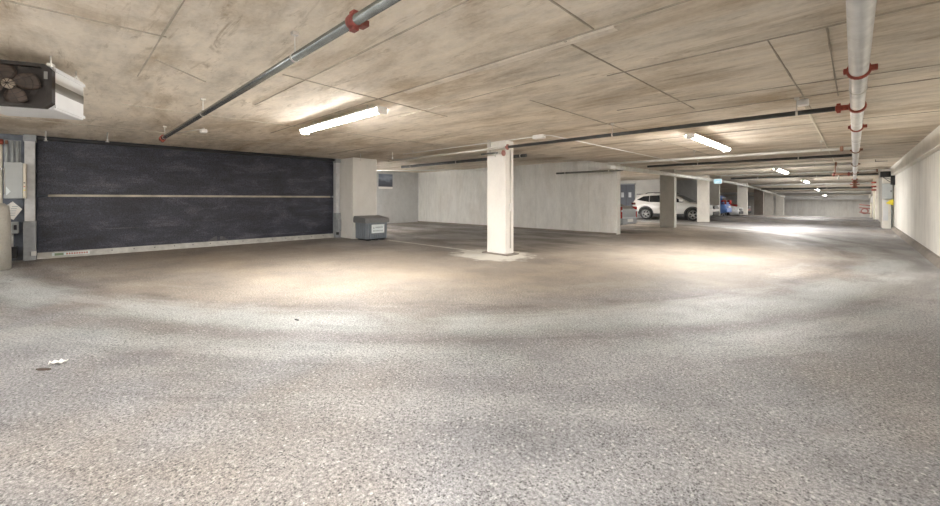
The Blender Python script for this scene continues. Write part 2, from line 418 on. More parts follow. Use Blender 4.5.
def seam(bm, a, b_, w=.022, drop=.010):
    x0, y0 = a; x1, y1 = b_
    d = Vector((x1-x0, y1-y0, 0)); n = Vector((-d.y, d.x, 0)).normalized()*w/2
    L_ = d.length; k = max(2, int(L_/.25)); prev = None
    for i in range(k+1):
        p = Vector((x0, y0, CEIL))+d*i/k
        ww = random.uniform(.55, 1.25); dd = drop*random.uniform(.6, 1.2)
        cur = [bm.verts.new(p-n*ww+Vector((0, 0, .01))), bm.verts.new(p-n*ww*.5-Vector((0, 0, dd))), bm.verts.new(p+n*ww*.5-Vector((0, 0, dd))), bm.verts.new(p+n*ww+Vector((0, 0, .01)))]
        if prev:
            for j in range(3): bm.faces.new((prev[j], prev[j+1], cur[j+1], cur[j]))
        prev = cur
bm = bmesh.new()
SEAMS = [((-1.2, .57), (-5.68, .57)), ((-4.13, .6), (-4.2, -2.5)), ((-4.87, .62), (-5.37, 1.14)), ((-6.2, 1.92), (.9, 1.92)), ((-4.46, 1.66), (-4.8, 4.4)),
         ((-8.6, 2.97), (1.1, 2.97)), ((-1.78, 3.0), (-1.72, 6.6)), ((-1.48, 1.95), (-1.49, 2.95)), ((-1.95, 4.17), (1.1, 4.19)), ((-.53, 4.19), (-.46, 7.9)),
         ((-.155, 4.19), (-.15, 7.1)), ((-5.4, 3.85), (-2.3, 3.78)), ((-3.19, 4.45), (-3.19, 8.2)), ((-2.6, 5.9), (1.1, 6.2)), ((-3.4, 6.86), (1.1, 6.83)),
         ((-7.5, .57), (-7.5, 6.4)), ((-10.1, -1.5), (-10.1, 6.5)), ((-6., 5.6), (-11.4, 5.6)), ((-5.4, 9.4), (1.1, 9.4)), ((-3.2, 9.4), (-3.2, 30)), ((-5.5, 14), (1.1, 14)), ((-5.5, 18.7), (1.1, 18.7)), ((-5.5, 24.2), (1.1, 24.2)), ((-.5, 8), (-.5, 24))]
for a, b_ in SEAMS: seam(bm, a, b_)
o = obj('formwork_seam', bm, 'seam', ce); o['kind'] = 'structure'
bm = bmesh.new()
seam(bm, (-4.1, 3.05), (-1.35, 3.05), .14, .012)
o = obj('concrete_ridge', bm, 'ridge', ce); o['kind'] = 'structure'

HT = CEIL+.18
def lab(o, l, c='wall'): o['label'] = l; o['category'] = c; return o
WX = 1.25
bm = bmesh.new()
prism(bm, [(Y0-.3, -.1)]+[(y, floor_z(y)-.1) for y in YB]+[(y, HT+floor_z(y)) for y in YB[::-1]]+[(Y0-.3, HT)], 'x', WX, WX+.3)
lab(struct('wall_right', bm, 'wall_y'), 'pale board-marked concrete wall along the driving aisle')
GX = -12.7
bm = bmesh.new()
box(bm, GX-.3, GX, Y0, -.42, 0, HT); box(bm, GX-.3, GX-.12, -.42, 7.46, 0, HT)
lab(struct('wall_gate', bm, 'corrugated'), 'dark blue-grey sheet wall beside the roller gate')
lab(struct('wall_back', B(-19, WX+.3, Y0-.3, Y0, 0, HT), 'wall_dim'), 'concrete wall behind the camera')
lab(struct('wall_bay_side', B(-17.9, -12.6, 7.46, 7.75, 0, HT), 'wall_dim'), 'grey wall of the bay behind the gate pillar')
lab(struct('wall_poster', B(-18.1, -17.8, 7.2, 14.4, 0, HT), 'wall_dim'), 'grey concrete end wall of the bay carrying the poster')
lab(struct('wall_long', B(-18.1, -6.21, 14.09, 14.39, 0, HT), 'wall'), 'long pale concrete wall behind the free-standing pillar')
lab(struct('wall_stalls', B(-13.3, -13, 14.39, Y1, -1.2, HT), 'wall_dim'), 'grey wall at the back of the parking stalls')
lab(struct('wall_door', B(-13, -8.9, 28.6, 28.85, 0, HT), 'wall_white'), 'white painted wall behind the white SUV')
bm = bmesh.new(); box(bm, -13.3, WX+.3, Y1, Y1+.3, -1.3, HT)
lab(struct('wall_stub', B(-12.9, -7.36, 30.85, 31.0, -.05, HT), 'wall_dim'), 'grey cross wall between the white SUV and the blue car')
lab(struct('wall_far', bm, 'wall'), 'far end wall of the garage with vertical panel joints')
# bulkhead on the right wall
bm = bmesh.new()
prism(bm, [(Y0, 2.30)]+[(y, 2.30+floor_z(y)) for y in YB[:-1]+[Y1]]+[(y, CEIL+.02+floor_z(y)) for y in ([Y1]+YB[-2::-1])]+[(Y0, CEIL+.02)], 'x', 1.13, WX+.02)
lab(struct('trim_1', bm, 'pillar'), 'concrete ledge along the top of the aisle wall', 'ledge')
bm = bmesh.new()
prism(bm, [(1.12, -.02), (WX+.01, -.02), (WX+.01, .13), (1.19, .12)], 'y', Y0, 24.9)
lab(struct('baseboard_right', bm, 'curb'), 'dark asphalt curb along the foot of the aisle wall', 'curb')
bm = bmesh.new()
box(bm, -17.8, -6.23, 14.03, 14.1, -.02, .05)
lab(struct('baseboard_long', bm, 'curb'), 'dark dirt strip along the foot of the long wall', 'curb')
# deep beams towards the far end
for i, (y, d) in enumerate(((52., .30), (60.5, .50))):
    zc = CEIL+floor_z(y)
    lab(struct('trim_%d' % (i+2), B(-13, WX, y, y+.5, zc-d, zc+.03), 'wall_dim'), ['concrete beam across the aisle', 'concrete beam against the far end wall'][i], 'beam')

# ------------------------------------------------------------------ pillars
PG = 'concrete pillars between aisle and stalls'
def pillar(label, x0, x1, y0, y1, mat, name='concrete_pillar', zoff=.0, top=None, stain=False):
    z0 = floor_z(y1); t = thing(name, label, 'pillar', ((x0+x1)/2, (y0+y1)/2, z0), 0, PG)
    w, d = (x1-x0)/2, (y1-y0)/2; h = (CEIL if top is None else top)+floor_z(y1)-z0-.006
    bm = bmesh.new(); box(bm, -w, w, -d, d, 0, h, .012)
    obj('shaft', bm, mat, t)
    return t
p = pillar('whitewashed free-standing pillar with spilt white paint round its foot', -6.33, -5.76, 7.1, 7.40, 'pillar_white')
# conduit and small boxes on its east side
obj('conduit', T([(.29, .02, .15), (.29, .02, 2.45)], .014, 8), 'galv', p)
o = obj('outlet_box', B(.285, .335, -.03, .07, 1.02, 1.20, .006), 'white_plastic', p)
bm = bmesh.new(); box(bm, -.40, .40, -.22, .22, -.01, .03, .01)
obj('base_fillet', bm, 'curb', p)
pillar('broad concrete pillar beside the roller gate with a grey bin at its foot', -12.68, -11.68, 6.55, 7.45, 'pillar_white')
pillar('shade-grey concrete pillar hiding the middle of the white SUV', -6.49, -5.86, 19.35, 19.68, 'pillar_shade')
pillar('pale concrete pillar standing before the bonnet of the white SUV', -6.43, -5.86, 25.22, 25.52, 'pillar')
pillar('shade-grey concrete pillar behind the nose of the white SUV', -7.3, -6.5, 30.7, 31.0, 'pillar_shade')
pillar('pale concrete pillar between the silver car and the red car', -6.5, -5.86, 36.4, 36.75, 'pillar')
pillar('shade-darkened concrete pillar just past the red car', -6.54, -5.86, 43.9, 44.25, 'pillar_deep_shade')
pillar('pale concrete pillar right after the shade-darkened one', -6.58, -5.86, 49.8, 50.15, 'pillar')
pillar('last pale concrete pillar before the far end wall', -6.6, -5.86, 58.4, 58.75, 'pillar')
pillar('pale concrete pier on the right wall below the grey electrical panel', .90, 1.24, 25.3, 29.0, 'pillar', top=CEIL-.02)
pillar('narrow pale pier far along the right wall beside red fittings', .93, 1.24, 34.3, 34.8, 'pillar', top=CEIL-.02)

# ------------------------------------------------------------------ gate
t = thing('roller_gate', 'wide black mesh garage gate with a thin pale middle rail', 'gate', (GX, 2.98, 0))
gl, gr = -3.38, 3.4
def gp(name, x0, x1, y0, y1, z0, z1, mat, bev=.004, par=t): return obj(name, B(x0, x1, y0, y1, z0, z1, bev), mat, par)
ym = .02
gp('mesh_panel', -.03, .03, gl, ym-.03, 1.40, 2.60, 'gate'); gp('mesh_panel', -.03, .03, ym+.03, gr, 1.40, 2.60, 'gate')
gp('mesh_panel', -.03, .03, gl, ym-.03, .13, 1.35, 'gate'); gp('mesh_panel', -.03, .03, ym+.03, gr, .13, 1.35, 'gate')
gp('center_stile', -.03, .037, ym-.035, ym+.035, .13, 2.60, 'gate')
gp('middle_rail', -.02, .05, gl+.16, gr-.12, 1.350, 1.40, 'rail')
for z in (.72, 2.0): gp('seam_rail', -.02, .04, gl, gr, z-.012, z+.012, 'gate', .003)
bb = gp('bottom_bar', -.05, .075, gl, gr, .01, .135, 'alu', .008)
bm = bmesh.new(); box(bm, .07, .10, gl, gr, .0, .045, .006); sub('rubber_seal', bm, 'alu', bb)
st = sub('warning_sticker', B(.0745, .078, gl+.22, gl+.82, .04, .115), 'label', bb)
bm = bmesh.new(); box(bm, .0775, .0795, gl+.26, gl+.40, .05, .105); sub('sticker_patch', bm, 'green', bb)
bm = bmesh.new()
for k in range(9): box(bm, .0775, .0795, gl+.44+k*.04, gl+.44+k*.04+.026, .06, .098)
sub('sticker_lettering', bm, 'ink_red', bb)
for k in range(14):
    bm = bmesh.new(); lathe(bm, [(.012, .07), (.012, .082), (.0, .084)], 'x', (0, gl+1.2+k*.40, .085), 8)
    sub('bar_bolt', bm, 'blackp', bb)
for s_ in (-1, 1):
    bm = bmesh.new(); prism(bm, [(ym+s_*.04, .135), (ym+s_*.24, .135), (ym+s_*.24, .16), (ym+s_*.10, .26), (ym+s_*.04, .26)], 'x', .03, .042)
    obj('corner_gusset', bm, 'gusset', t)
obj('drum_cover', B(-.10, .16, gl-.02, gr+.04, 2.575, CEIL-.004, .02), 'blackp', t)
for yy, w, nm in ((gl-.10, .15, 'l'), (gr+.07, .13, 'r')):
    po = gp('guide_post', -.10, .22, yy-w/2, yy+w/2, .82, 2.58, 'post_white', .01)
    sub('post_guard', B(-.10, .245, yy-w/2-.018, yy+w/2+.018, 0, .83, .01), 'post_grey', po)
    sub('top_bracket', B(-.10, .26, yy-w/2-.02, yy+w/2+.02, 2.52, CEIL-.004, .008), 'post_grey', po)
    bm = bmesh.new(); box(bm, .24, .29, yy+(.05 if nm == 'l' else -.05)-.03, yy+(.05 if nm == 'l' else -.05)+.05, .10, .19, .006)
    sub('safety_sensor', bm, 'white_plastic' if nm == 'l' else 'blackp', po)
# reflector box on the far post
obj('sensor_box', B(.25, .33, gr+.0, gr+.13, .22, .62, .01), 'post_grey', t)

# ------------------------------------------------------------------ gate controls on the left
t = thing('control_box', 'grey gate control box with coloured buttons left of the gate', 'control box', (GX, -.70, 1.31))
obj('enclosure', B(.26, .58, -.13, .120, 0, .73, .012), 'grey_enamel', t)
obj('button_strip', B(.26, .585, .122, .165, 0, .715, .012), 'cream', t)
for k, mt in enumerate(('yellow', 'ink_red', 'ink_dark')):
    bm = bmesh.new(); lathe(bm, [(.013, .58), (.013, .60), (.010, .604)], 'x', (0, .143, .17+k*.075), 10); obj('button', bm, mt, t)
obj('hinge', T([(.585, -.125, .1), (.585, -.125, .62)], .008, 6), 'galv', t)
bm = bmesh.new(); prism(bm, [(-.10, .06), (-.04, .14), (-.10, .24)], 'x', .582, .584); obj('sticker', bm, 'label', t)
for z in (.12, .58): obj('mounting_rail', B(.005, .26, -.10, .0, z, z+.05), 'galv', t)

t = thing('sprinkler_riser', 'pale vertical sprinkler riser with red coupling left of the gate', 'pipe', (-12.28, -.885, 0))
obj('pipe', T(arc_path([(0, 0, 0), (0, 0, 2.45), (0, -1.6, 2.45)], .1), .03, 12), 'cream', t)
bm = bmesh.new(); lathe(bm, [(.045, -.08), (.055, -.07), (.055, .05), (.045, .06)], 'y', (0, -.02, 2.45), 14, True); box(bm, -.08, .08, -.05, -.01, 2.42, 2.48, .008); obj('coupling', bm, 'red', t)
obj('elbow', T([(0, .06, 2.45), (0, .10, 2.45)], .04, 12), 'bronze', t)
obj('pipe_clip', B(-.41, .035, -.02, .02, 1.9, 1.93), 'galv', t)

t = thing('notice_sheet', 'tilted white paper notice hanging below the gate control box', 'paper', (GX, -.70, .93))
bm = bmesh.new(); prism(bm, [(-.13, .02), (-.02, -.06), (.10, .16), (-.03, .32), (-.14, .22)], 'x', .30, .306); obj('sheet', bm, 'paper', t)
obj('clip_bar', B(.005, .30, -.12, -.10, .15, .2), 'galv', t)
bm = bmesh.new()
for k in range(5): box(bm, .306, .3075, -.09+k*.012, -.0+k*.01, .03+k*.045, .042+k*.045)
obj('printed_lines', bm, 'ink', t)
t = thing('disconnect_switch', 'small beige electrical switch box beneath the papers by the gate', 'switch box', (GX, -.74, .30))
obj('case', B(.004, .20, -.09, .08, .28, .52, .01), 'grey_enamel', t)
obj('conduit', T([(.08, -.01, -.02), (.08, -.01, .3)], .018, 8), 'galv', t)
obj('lower_box', B(.004, .15, -.08, .06, -.24, .0, .01), 'blackp', t)
obj('handle', B(.20, .24, .02, .06, .36, .46, .006), 'ink_dark', t)

t = thing('ribbed_panel', 'pale ribbed panel on the blue wall above the control box', 'panel', (GX, -.74, 2.04))
for k in range(3): obj('rib', B(.012, .05, -.11+k*.075, -.07+k*.075, 0, .48, .01), 'grey_enamel', t)
obj('back_plate', B(.003, .012, -.13, .11, 0, .5), 'post_grey', t)

bm = bmesh.new(); lathe(bm, [(.40, 0), (.39, .9), (.37, 1.16), (.31, 1.22), (.0, 1.24)], 'z', (0, 0, 0), 36)
o = obj('concrete_bollard', bm, 'conc_light'); o.location = (-11.35, -1.08, 0)
tag(o, 'round pale concrete bollard at the left edge before the control box', 'bollard')

# ------------------------------------------------------------------ heater
t = thing('unit_heater', 'white unit heater with dirty brown fan grille hung from the ceiling', 'heater', (-5.4, -.07, 2.145), math.atan2(.22, -.55)-PI)
# local +x faces out of the grille, box runs back along -x, width along -y
hw, hh, hd = .60, .41, .60
bm = bmesh.new(); box(bm, -hd, -.03, -hw, 0, .0, hh, .015)
cs = obj('casing', bm, 'white_metal', t)
sub('side_band', B(-hd+.02, -.03, -.004, .004, .17, .255), 'silver_band', cs)
for z in (.02, hh-.05): sub('casing_lip', B(-hd-.01, -.03, -.002, .008, z, z+.03, .003), 'white_metal', cs)
c_ = .05
oct_ = [(-hw+c_, -.0), (-c_, -.0), (0.004, c_), (0.004, hh-c_), (-c_, hh), (-hw+c_, hh), (-hw, hh-c_), (-hw, c_)]
bm = bmesh.new()
ins = [(-hw/2+(a+hw/2)*.88, hh/2+(b_-hh/2)*.85) for a, b_ in oct_]
va = [[bm.verts.new((xx, a, b_)) for a, b_ in pp] for xx, pp in ((-.03, oct_), (.03, oct_), (.03, ins), (-.028, ins))]
for i in range(3):
    for k in range(8): bm.faces.new((va[i][k], va[i][(k+1) % 8], va[i+1][(k+1) % 8], va[i+1][k]))
obj('front_frame', bm, 'brown_grille', t)
bm = bmesh.new(); prism(bm, ins, 'x', -.036, -.029); obj('fan_shroud', bm, 'heater_in', t)
fc = (-hw/2, hh/2)
bm = bmesh.new()
for r_ in (.06, .10, .14, .175): tube(bm, [(.028, fc[0]+r_*1.25*math.cos(a*PI/18), fc[1]+r_*math.sin(a*PI/18)) for a in range(37)], .0022, 5, False)
for k in range(10):
    a = k*PI/5; tube(bm, [(.028, fc[0], fc[1]), (.028, fc[0]+.25*math.cos(a), fc[1]+.172*math.sin(a))], .0022, 5)
obj('wire_guard', bm, 'brown_grille', t)
for k in range(4):
    a0 = k*PI/2+.3; bm = bmesh.new(); vs = []
    for i in range(9):
        r_ = .03+.155*i/8
        for j in range(5):
            a = a0+(-.72+1.44*j/4)*(.5+.5*math.sin(PI*min(1, .25+i/10)))
            vs.append(bm.verts.new((-.005+.016*(j-2)/2, fc[0]+r_*1.15*math.cos(a), fc[1]+r_*math.sin(a))))
    for i in range(8):
        for j in range(4):
            f = bm.faces.new((vs[i*5+j], vs[i*5+j+1], vs[(i+1)*5+j+1], vs[(i+1)*5+j])); f.smooth = True
    ob = obj('fan_blade', bm, 'brown_blade', t); sm = ob.modifiers.new('th', 'SOLIDIFY'); sm.thickness = .003
bm = bmesh.new(); lathe(bm, [(.045, -.02), (.045, .015), (.03, .022), (.0, .024)], 'x', (0, fc[0], fc[1]), 16); obj('hub', bm, 'hub', t)
for (xx, yy) in ((-.06, -.04), (-.06, -hw+.06), (-hd+.06, -.04), (-hd+.06, -hw+.06)):
    br = obj('hanger_rod', T([(xx, yy, hh-.01), (xx, yy, CEIL-2.145)], .008, 8), 'galv', t)
    bm = bmesh.new(); box(bm, xx-.03, xx+.03, yy-.02, yy+.02, hh-.004, hh+.03, .004); sub('bracket', bm, 'galv', br)
obj('badge', B(.03, .033, -.05, -.025, hh-.14, hh-.07), 'silver_band', t)

# ------------------------------------------------------------------ bin
t = thing('grit_bin', 'grey plastic grit bin with white label before the gate pillar', 'bin', (-11.09, 6.87, 0))
w, d, h = .33, .39, .57
bm = bmesh.new()
prism(bm, [(-w+.03, .05), (w-.03, .05), (w, h), (-w, h)], 'y', -d, d)
bmesh.ops.bevel(bm, geom=bm.edges[:], offset=.02, segments=2, affect='EDGES')
body = obj('body', bm, 'bin', t)
bm = bmesh.new()
for k in range(9):
    y = -d+.06+k*(2*d-.12)/8
    if k in (3, 4, 5, 6): box(bm, w-.016, w+.012, y-.018, y+.018, .06, .20, .006)
    elif k in (0, 1, 2, 7, 8): box(bm, w-.016, w+.012, y-.018, y+.018, .06, h-.03, .006)
for k in range(6):
    x = -w+.07+k*(2*w-.14)/5; box(bm, x-.018, x+.018, -d-.012, -d+.016, .06, h-.03, .006)
sub('body_rib', bm, 'bin', body)
lb = obj('label_plate', B(w+.002, w+.018, -.20, .26, .23, .50, .006), 'label', t)
bm = bmesh.new(); prism(bm, [(-.15, .37), (-.10, .37), (-.125, .44)], 'x', w+.0175, w+.0195); sub('warning_symbol', bm, 'ink', lb)
for y0, n, pt, z0 in ((-.06, 6, .045, .385), (-.15, 8, .046, .28)):
    bm = bmesh.new()
    for k in range(n): box(bm, w+.0175, w+.0195, y0+k*pt, y0+k*pt+.03, z0, z0+.045)
    sub('text_line', bm, 'ink', lb)
bm = bmesh.new()
prism(bm, [(w+.05, .55), (w+.05, .66), (w+.02, .70), (-w+.1, .765), (-w-.01, .76), (-w-.04, .69), (-w-.04, .55)], 'y', -d-.05, d+.05)
bmesh.ops.bevel(bm, geom=bm.edges[:], offset=.018, segments=2, affect='EDGES')
obj('lid', bm, 'bin_lid', t)
for yy in (-.25, 0, .25): obj('foot', B(-w+.05, w-.045, yy-.06, yy+.06, 0, .056, .008), 'blackp', t)

# ------------------------------------------------------------------ poster, line, litter
t = thing('wall_poster', 'dark landscape poster with pale lower strip on the bay end wall', 'poster', (-17.8, 11.9, 1.84), 0)
t.name = 'landscape_poster'
obj('print', B(.003, .02, -.45, .42, .11, .78), 'poster', t)
obj('caption_strip', B(.003, .021, -.45, .42, 0, .11), 'paper', t)
t = thing('parking_line', 'faded white painted parking line running left from the whitewashed pillar', 'line marking', (-9., 7.15, 0))
bm = bmesh.new(); pts = []
for k in range(40):
    x = -1.62+4.0*k/39; pts.append((x, random.uniform(.03, .05)))
poly = [(x, -w_) for x, w_ in pts]+[(x, w_*random.uniform(.8, 1.1)) for x, w_ in reversed(pts)]
prism(bm, poly, 'z', -.002, .003); obj('paint_stripe', bm, 'line', t)
t = None
bm = bmesh.new()
vs = []
for i in range(7):
    for j in range(5):
        vs.append(bm.verts.new(((i-3)*.018+random.uniform(-.004, .004), (j-2)*.017*(1-abs(i-3)*.18), .012+.022*abs(math.sin(i*1.3+j*.9))+random.uniform(0, .008))))
for i in range(6):
    for j in range(4): bm.faces.new((vs[i*5+j], vs[i*5+j+1], vs[(i+1)*5+j+1], vs[(i+1)*5+j]))
o = obj('crumpled_paper', bm, 'paper'); o.location = (-4.5, -.03, -.010); o.rotation_euler = (0, 0, 1.0)
sm = o.modifiers.new('th', 'SOLIDIFY'); sm.thickness = .003
tag(o, 'small crumpled white paper scrap lying on the floor', 'litter')
bm = bmesh.new(); prism(bm, [(-.06, -.012), (-.02, -.022), (.03, -.01), (.05, .012), (0, .016), (-.045, .008)], 'z', 0, .008)  # flat dark piece beside the paper scrap
o = obj('dark_flake', bm, 'brown_blade'); o.location = (-4.425, -.105, 0); o.rotation_euler = (0, 0, .6)
tag(o, 'small dark leaf on the floor beside the white paper scrap', 'flake')
for (x, y, l) in ((-4.3, 1.75, 'small dark chip lying on the wet floor in front of the gate'), ):
    bm = bmesh.new(); prism(bm, [(-.04, -.01), (.0, -.02), (.05, 0), (.01, .015)], 'z', 0, .008)
    o = obj('floor_chip', bm, 'blackp'); o.location = (x, y, 0); tag(o, l, 'debris')

# ------------------------------------------------------------------ lamps
LG = 'ceiling strip lamps'
def strip(label, c, length, axis, z, w=.17, lens='lens'):
    rz = 0 if axis == 'x' else PI/2
    t = thing('strip_lamp', label, 'lamp', (c[0], c[1], z), rz, LG)
    h = length/2
    bm = bmesh.new(); prism(bm, [(-w*.58, .0605), (-w*.565, .0605), (-w*.565, .068), (w*.565, .068), (w*.565, .0605), (w*.58, .0605), (w*.45, .098), (-w*.45, .098)], 'x', -h, h); obj('housing', bm, 'housing', t)
    bm = bmesh.new(); pr = [(w*.56*math.cos(PI+PI*k/14), .066+.042*math.sin(PI+PI*k/14)) for k in range(15)]
    prism(bm, pr, 'x', -h+.02, h-.02)
    for f in bm.faces: f.smooth = len(f.verts) == 4
    obj('lens', bm, lens, t)
    for s_ in (-1, 1):
        bm = bmesh.new(); box(bm, s_*h-.025, s_*h+.025, -w/2*.9, w/2*.9, -.005, .09, .012); obj('end_cap', bm, 'housing', t)
        top = CEIL+floor_z(c[1]+(h*.7 if axis == 'y' else 0))-z-.005
        obj('mounting_bracket', T([(s_*h*.7, 0, .09), (s_*h*.7, 0, top)], .012, 8), 'galv', t)
    return t
strip('lit strip lamp on the ceiling in front of the roller gate', (-5.92, 3.06), 2.5, 'x', 2.48, lens='lens_dim')
strip('lit strip lamp above the aisle nearest the free-standing pillar', (-2.28, 10.0), 3.0, 'y', 2.48, lens='lens_dim')
strip('second lit strip lamp along the aisle, beyond the cross pipes', (-2.27, 21.9), 3.3, 'y', 2.46, lens='lens_dim')
strip('third lit strip lamp far down the aisle ceiling', (-2.27, 33.6), 3.3, 'y', 2.38, lens='lens_dim')
strip('last small lit strip lamp before the far end wall', (-2.27, 45.), 3.3, 'y', 2.04, lens='lens_dim')
strip('strip lamp added behind the beam to light the far end wall', (-2.27, 56.6), 3.0, 'y', 1.64, lens='lens_dim')  # added lamp, lifts the dark end wall
strip('strip lamp added out of sight behind the gate pillar to light the bay', (-15.5, 8.12), 2.4, 'x', 2.46, lens='lens_dim')  # added lamp, out of sight, brightens the bay walls
strip('strip lamp added out of sight behind the long wall to light the stalls', (-11.6, 21.5), 2.6, 'x', 2.46)  # extra lamp placed out of sight to light the stalls
# behind the photographer, unseen: the aisle row goes on; two fill lamps are added
strip('lit strip lamp of the aisle row behind the camera', (-2.28, -4.1), 3., 'y', 2.46, lens='lens_dim')
strip('unseen fill lamp added over the aisle edge above the camera', (-.75, -.35), 2.5, 'y', 2.48, lens='lens_low')
strip('unseen fill lamp added on the gate side behind the camera', (-7.6, -4.), 2.6, 'x', 2.46, lens='lens_dim')

# ------------------------------------------------------------------ pipes
def path_z(y, z): return z+floor_z(y)
def ring_y(bm, x, y, z, r, t_=.05, ears=True):
    """grooved coupling round a pipe that runs along y"""
    lathe(bm, [(r*.9, -t_/2), (r*1.22, -t_/2), (r*1.30, -t_/4), (r*1.30, t_/4), (r*1.22, t_/2), (r*.9, t_/2)], 'y', (x, y, z), 20, True)
    if ears:
        for s_ in (-1, 1):
            box(bm, x+s_*r*1.2-.022, x+s_*r*1.2+.022+s_*.02, y-t_*.45, y+t_*.45, z-.022, z+.026, .006)
            tube(bm, [(x+s_*(r*1.25+.012), y-.045, z), (x+s_*(r*1.25+.012), y+.045, z)], .008, 6)
def ring_x(bm, x, y, z, r, t_=.05, ears=True):
    lathe(bm, [(r*.9, -t_/2), (r*1.25, -t_/2), (r*1.35, -t_/4), (r*1.35, t_/4), (r*1.25, t_/2), (r*.9, t_/2)], 'x', (x, y, z), 16, True)
    if ears:
        for s_ in (-1, 1): box(bm, x-t_*.4, x+t_*.4, y-.02, y+.02, z+s_*r*1.25-.02, z+s_*r*1.25+.02, .005)
def hanger(parent, x, y, z, r, ztop, axis='x'):
    bm = bmesh.new()
    tube(bm, [(x, y, z+r*1.1), (x, y, ztop)], .006, 6)
    lathe(bm, [(r*1.02, -.012), (r*1.10, -.012), (r*1.10, .012), (r*1.02, .012)], axis, (x, y, z), 16, True)
    box(bm, x-.025, x+.025, y-.025, y+.025, ztop-.03, ztop, .004)
    return obj('hanger', bm, 'galv', parent, True)

PX, PZ = .03, 2.45
t = thing('main_sprinkler_pipe', 'thick silver sprinkler main with red couplings along the aisle ceiling', 'pipe', (PX, 0, PZ))
R_ = .065
obj('pipe', T([(PX, -5.8, PZ), (PX, 31.42, PZ)], R_, 24), 'steel', t, True)
for y, mt in ((4.94, 'red'), (8.82, 'red'), (12.95, 'bronze'), (18.2, 'bronze'), (24., 'bronze'), (-1., 'red')):
    bm = bmesh.new(); ring_y(bm, PX, y, PZ, R_, .06); obj('coupling', bm, mt, t, True)
bm = bmesh.new(); ring_y(bm, PX, 6.85, PZ, R_, .12, False)
tube(bm, [(PX-.05, 6.85, PZ), (PX-.20, 6.85, PZ)], .035, 12); ring_x(bm, PX-.17, 6.85, PZ, .032, .05); obj('tee_saddle', bm, 'red', t, True)
for y in (5.75, 1.5, 10.6, 15., 20.5): hanger(t, PX, y, PZ, R_, CEIL, 'y')

def cross_pipe(name, label, y, x0, x1, z, r, mat, hangers, group='cross pipes over the aisle', coup=(), cmat='bronze'):
    t = thing(name, label, 'pipe', (x0, y, z), 0, group)
    obj('pipe', T([(x0, y, z), (x1, y, z)], r, 14), mat, t, True)
    for x in hangers: hanger(t, x, y, z, r, CEIL+floor_z(y))
    for x in coup:
        bm = bmesh.new(); ring_x(bm, x, y, z, r, .06); obj('coupling', bm, cmat, t, True)
    return t
cp = cross_pipe('sprinkler_branch_pipe', 'thin black sprinkler branch from the main past the whitewashed pillar', 6.85, -5.55, -.1725, 2.45, .032, 'pipe_black', (-.55, -3.1), coup=(-5.5,), cmat='pink_red')
cross_pipe('sprinkler_branch_pipe', 'thin pale pipe running left from the whitewashed pillar towards the grey bin', 6.85, -10.1, -5.56, 2.45, .026, 'galv', (-6.05, -8.9), None)
cross_pipe('sprinkler_branch_pipe', 'pale grey cross pipe just beyond the nearest aisle lamp', 12.3, -5.72, -.037, 2.44, .034, 'pipe_grey', (-.55, -3.2), coup=(-.2,))
cross_pipe('sprinkler_branch_pipe', 'black cross pipe close behind the pale grey one', 15.4, -5.6, -.037, 2.53, .04, 'pipe_black', (-1.2, -3.9))
cross_pipe('sprinkler_branch_pipe', 'light cross pipe between black pipe and second aisle lamp', 18.6, -5.6, -.037, 2.50, .05, 'pipe_grey', (-1., -4.2), coup=(-.45,))
cross_pipe('sprinkler_branch_pipe', 'light cross pipe beyond the second aisle lamp', 25.6, -5.6, .9, 2.60, .045, 'pipe_grey', (-1., -4.2), coup=(.75,))
cross_pipe('sprinkler_branch_pipe', 'dark cross pipe before the floor dips', 29.5, -5.6, 1.1, 2.595, .05, 'pipe_dark', (-1.5, -4.2))
cross_pipe('sprinkler_branch_pipe', 'light cross pipe by the third aisle lamp', 36.5, -5.6, 1.1, 2.34, .07, 'pipe_grey', (-1.5, -4.2))
cross_pipe('sprinkler_branch_pipe', 'dark cross pipe between the third and last lamps', 41., -5.6, 1.1, 2.14, .08, 'pipe_dark', (-1.5, -4.2))
cross_pipe('sprinkler_branch_pipe', 'light cross pipe nearest the far end wall', 48.5, -5.6, 1.1, 1.95, .08, 'pipe_grey', (-1.5, -4.2))

# left branch
t = thing('sprinkler_branch_pipe', 'dark steel pipe crossing the ceiling towards the roller gate', 'pipe', (-9.4, 1.31, 2.45))
obj('pipe', T([(-9.42, 1.31, 2.45), (-.037, 1.31, 2.45)], .034, 18), 'pipe_dark', t, True)
bm = bmesh.new(); ring_x(bm, -2.32, 1.31, 2.45, .036, .075); box(bm, -2.36, -2.28, 1.33, 1.40, 2.43, 2.47, .005); obj('coupling', bm, 'red_dark', t, True)
bm = bmesh.new(); ring_x(bm, -9.42, 1.31, 2.45, .04, .10); tube(bm, [(-9.55, 1.31, 2.45), (-9.40, 1.31, 2.45)], .045, 12); obj('end_cap', bm, 'red', t, True)
for x in (-3.26, -6.3, -9.2): hanger(t, x, 1.31, 2.45, .034, CEIL)

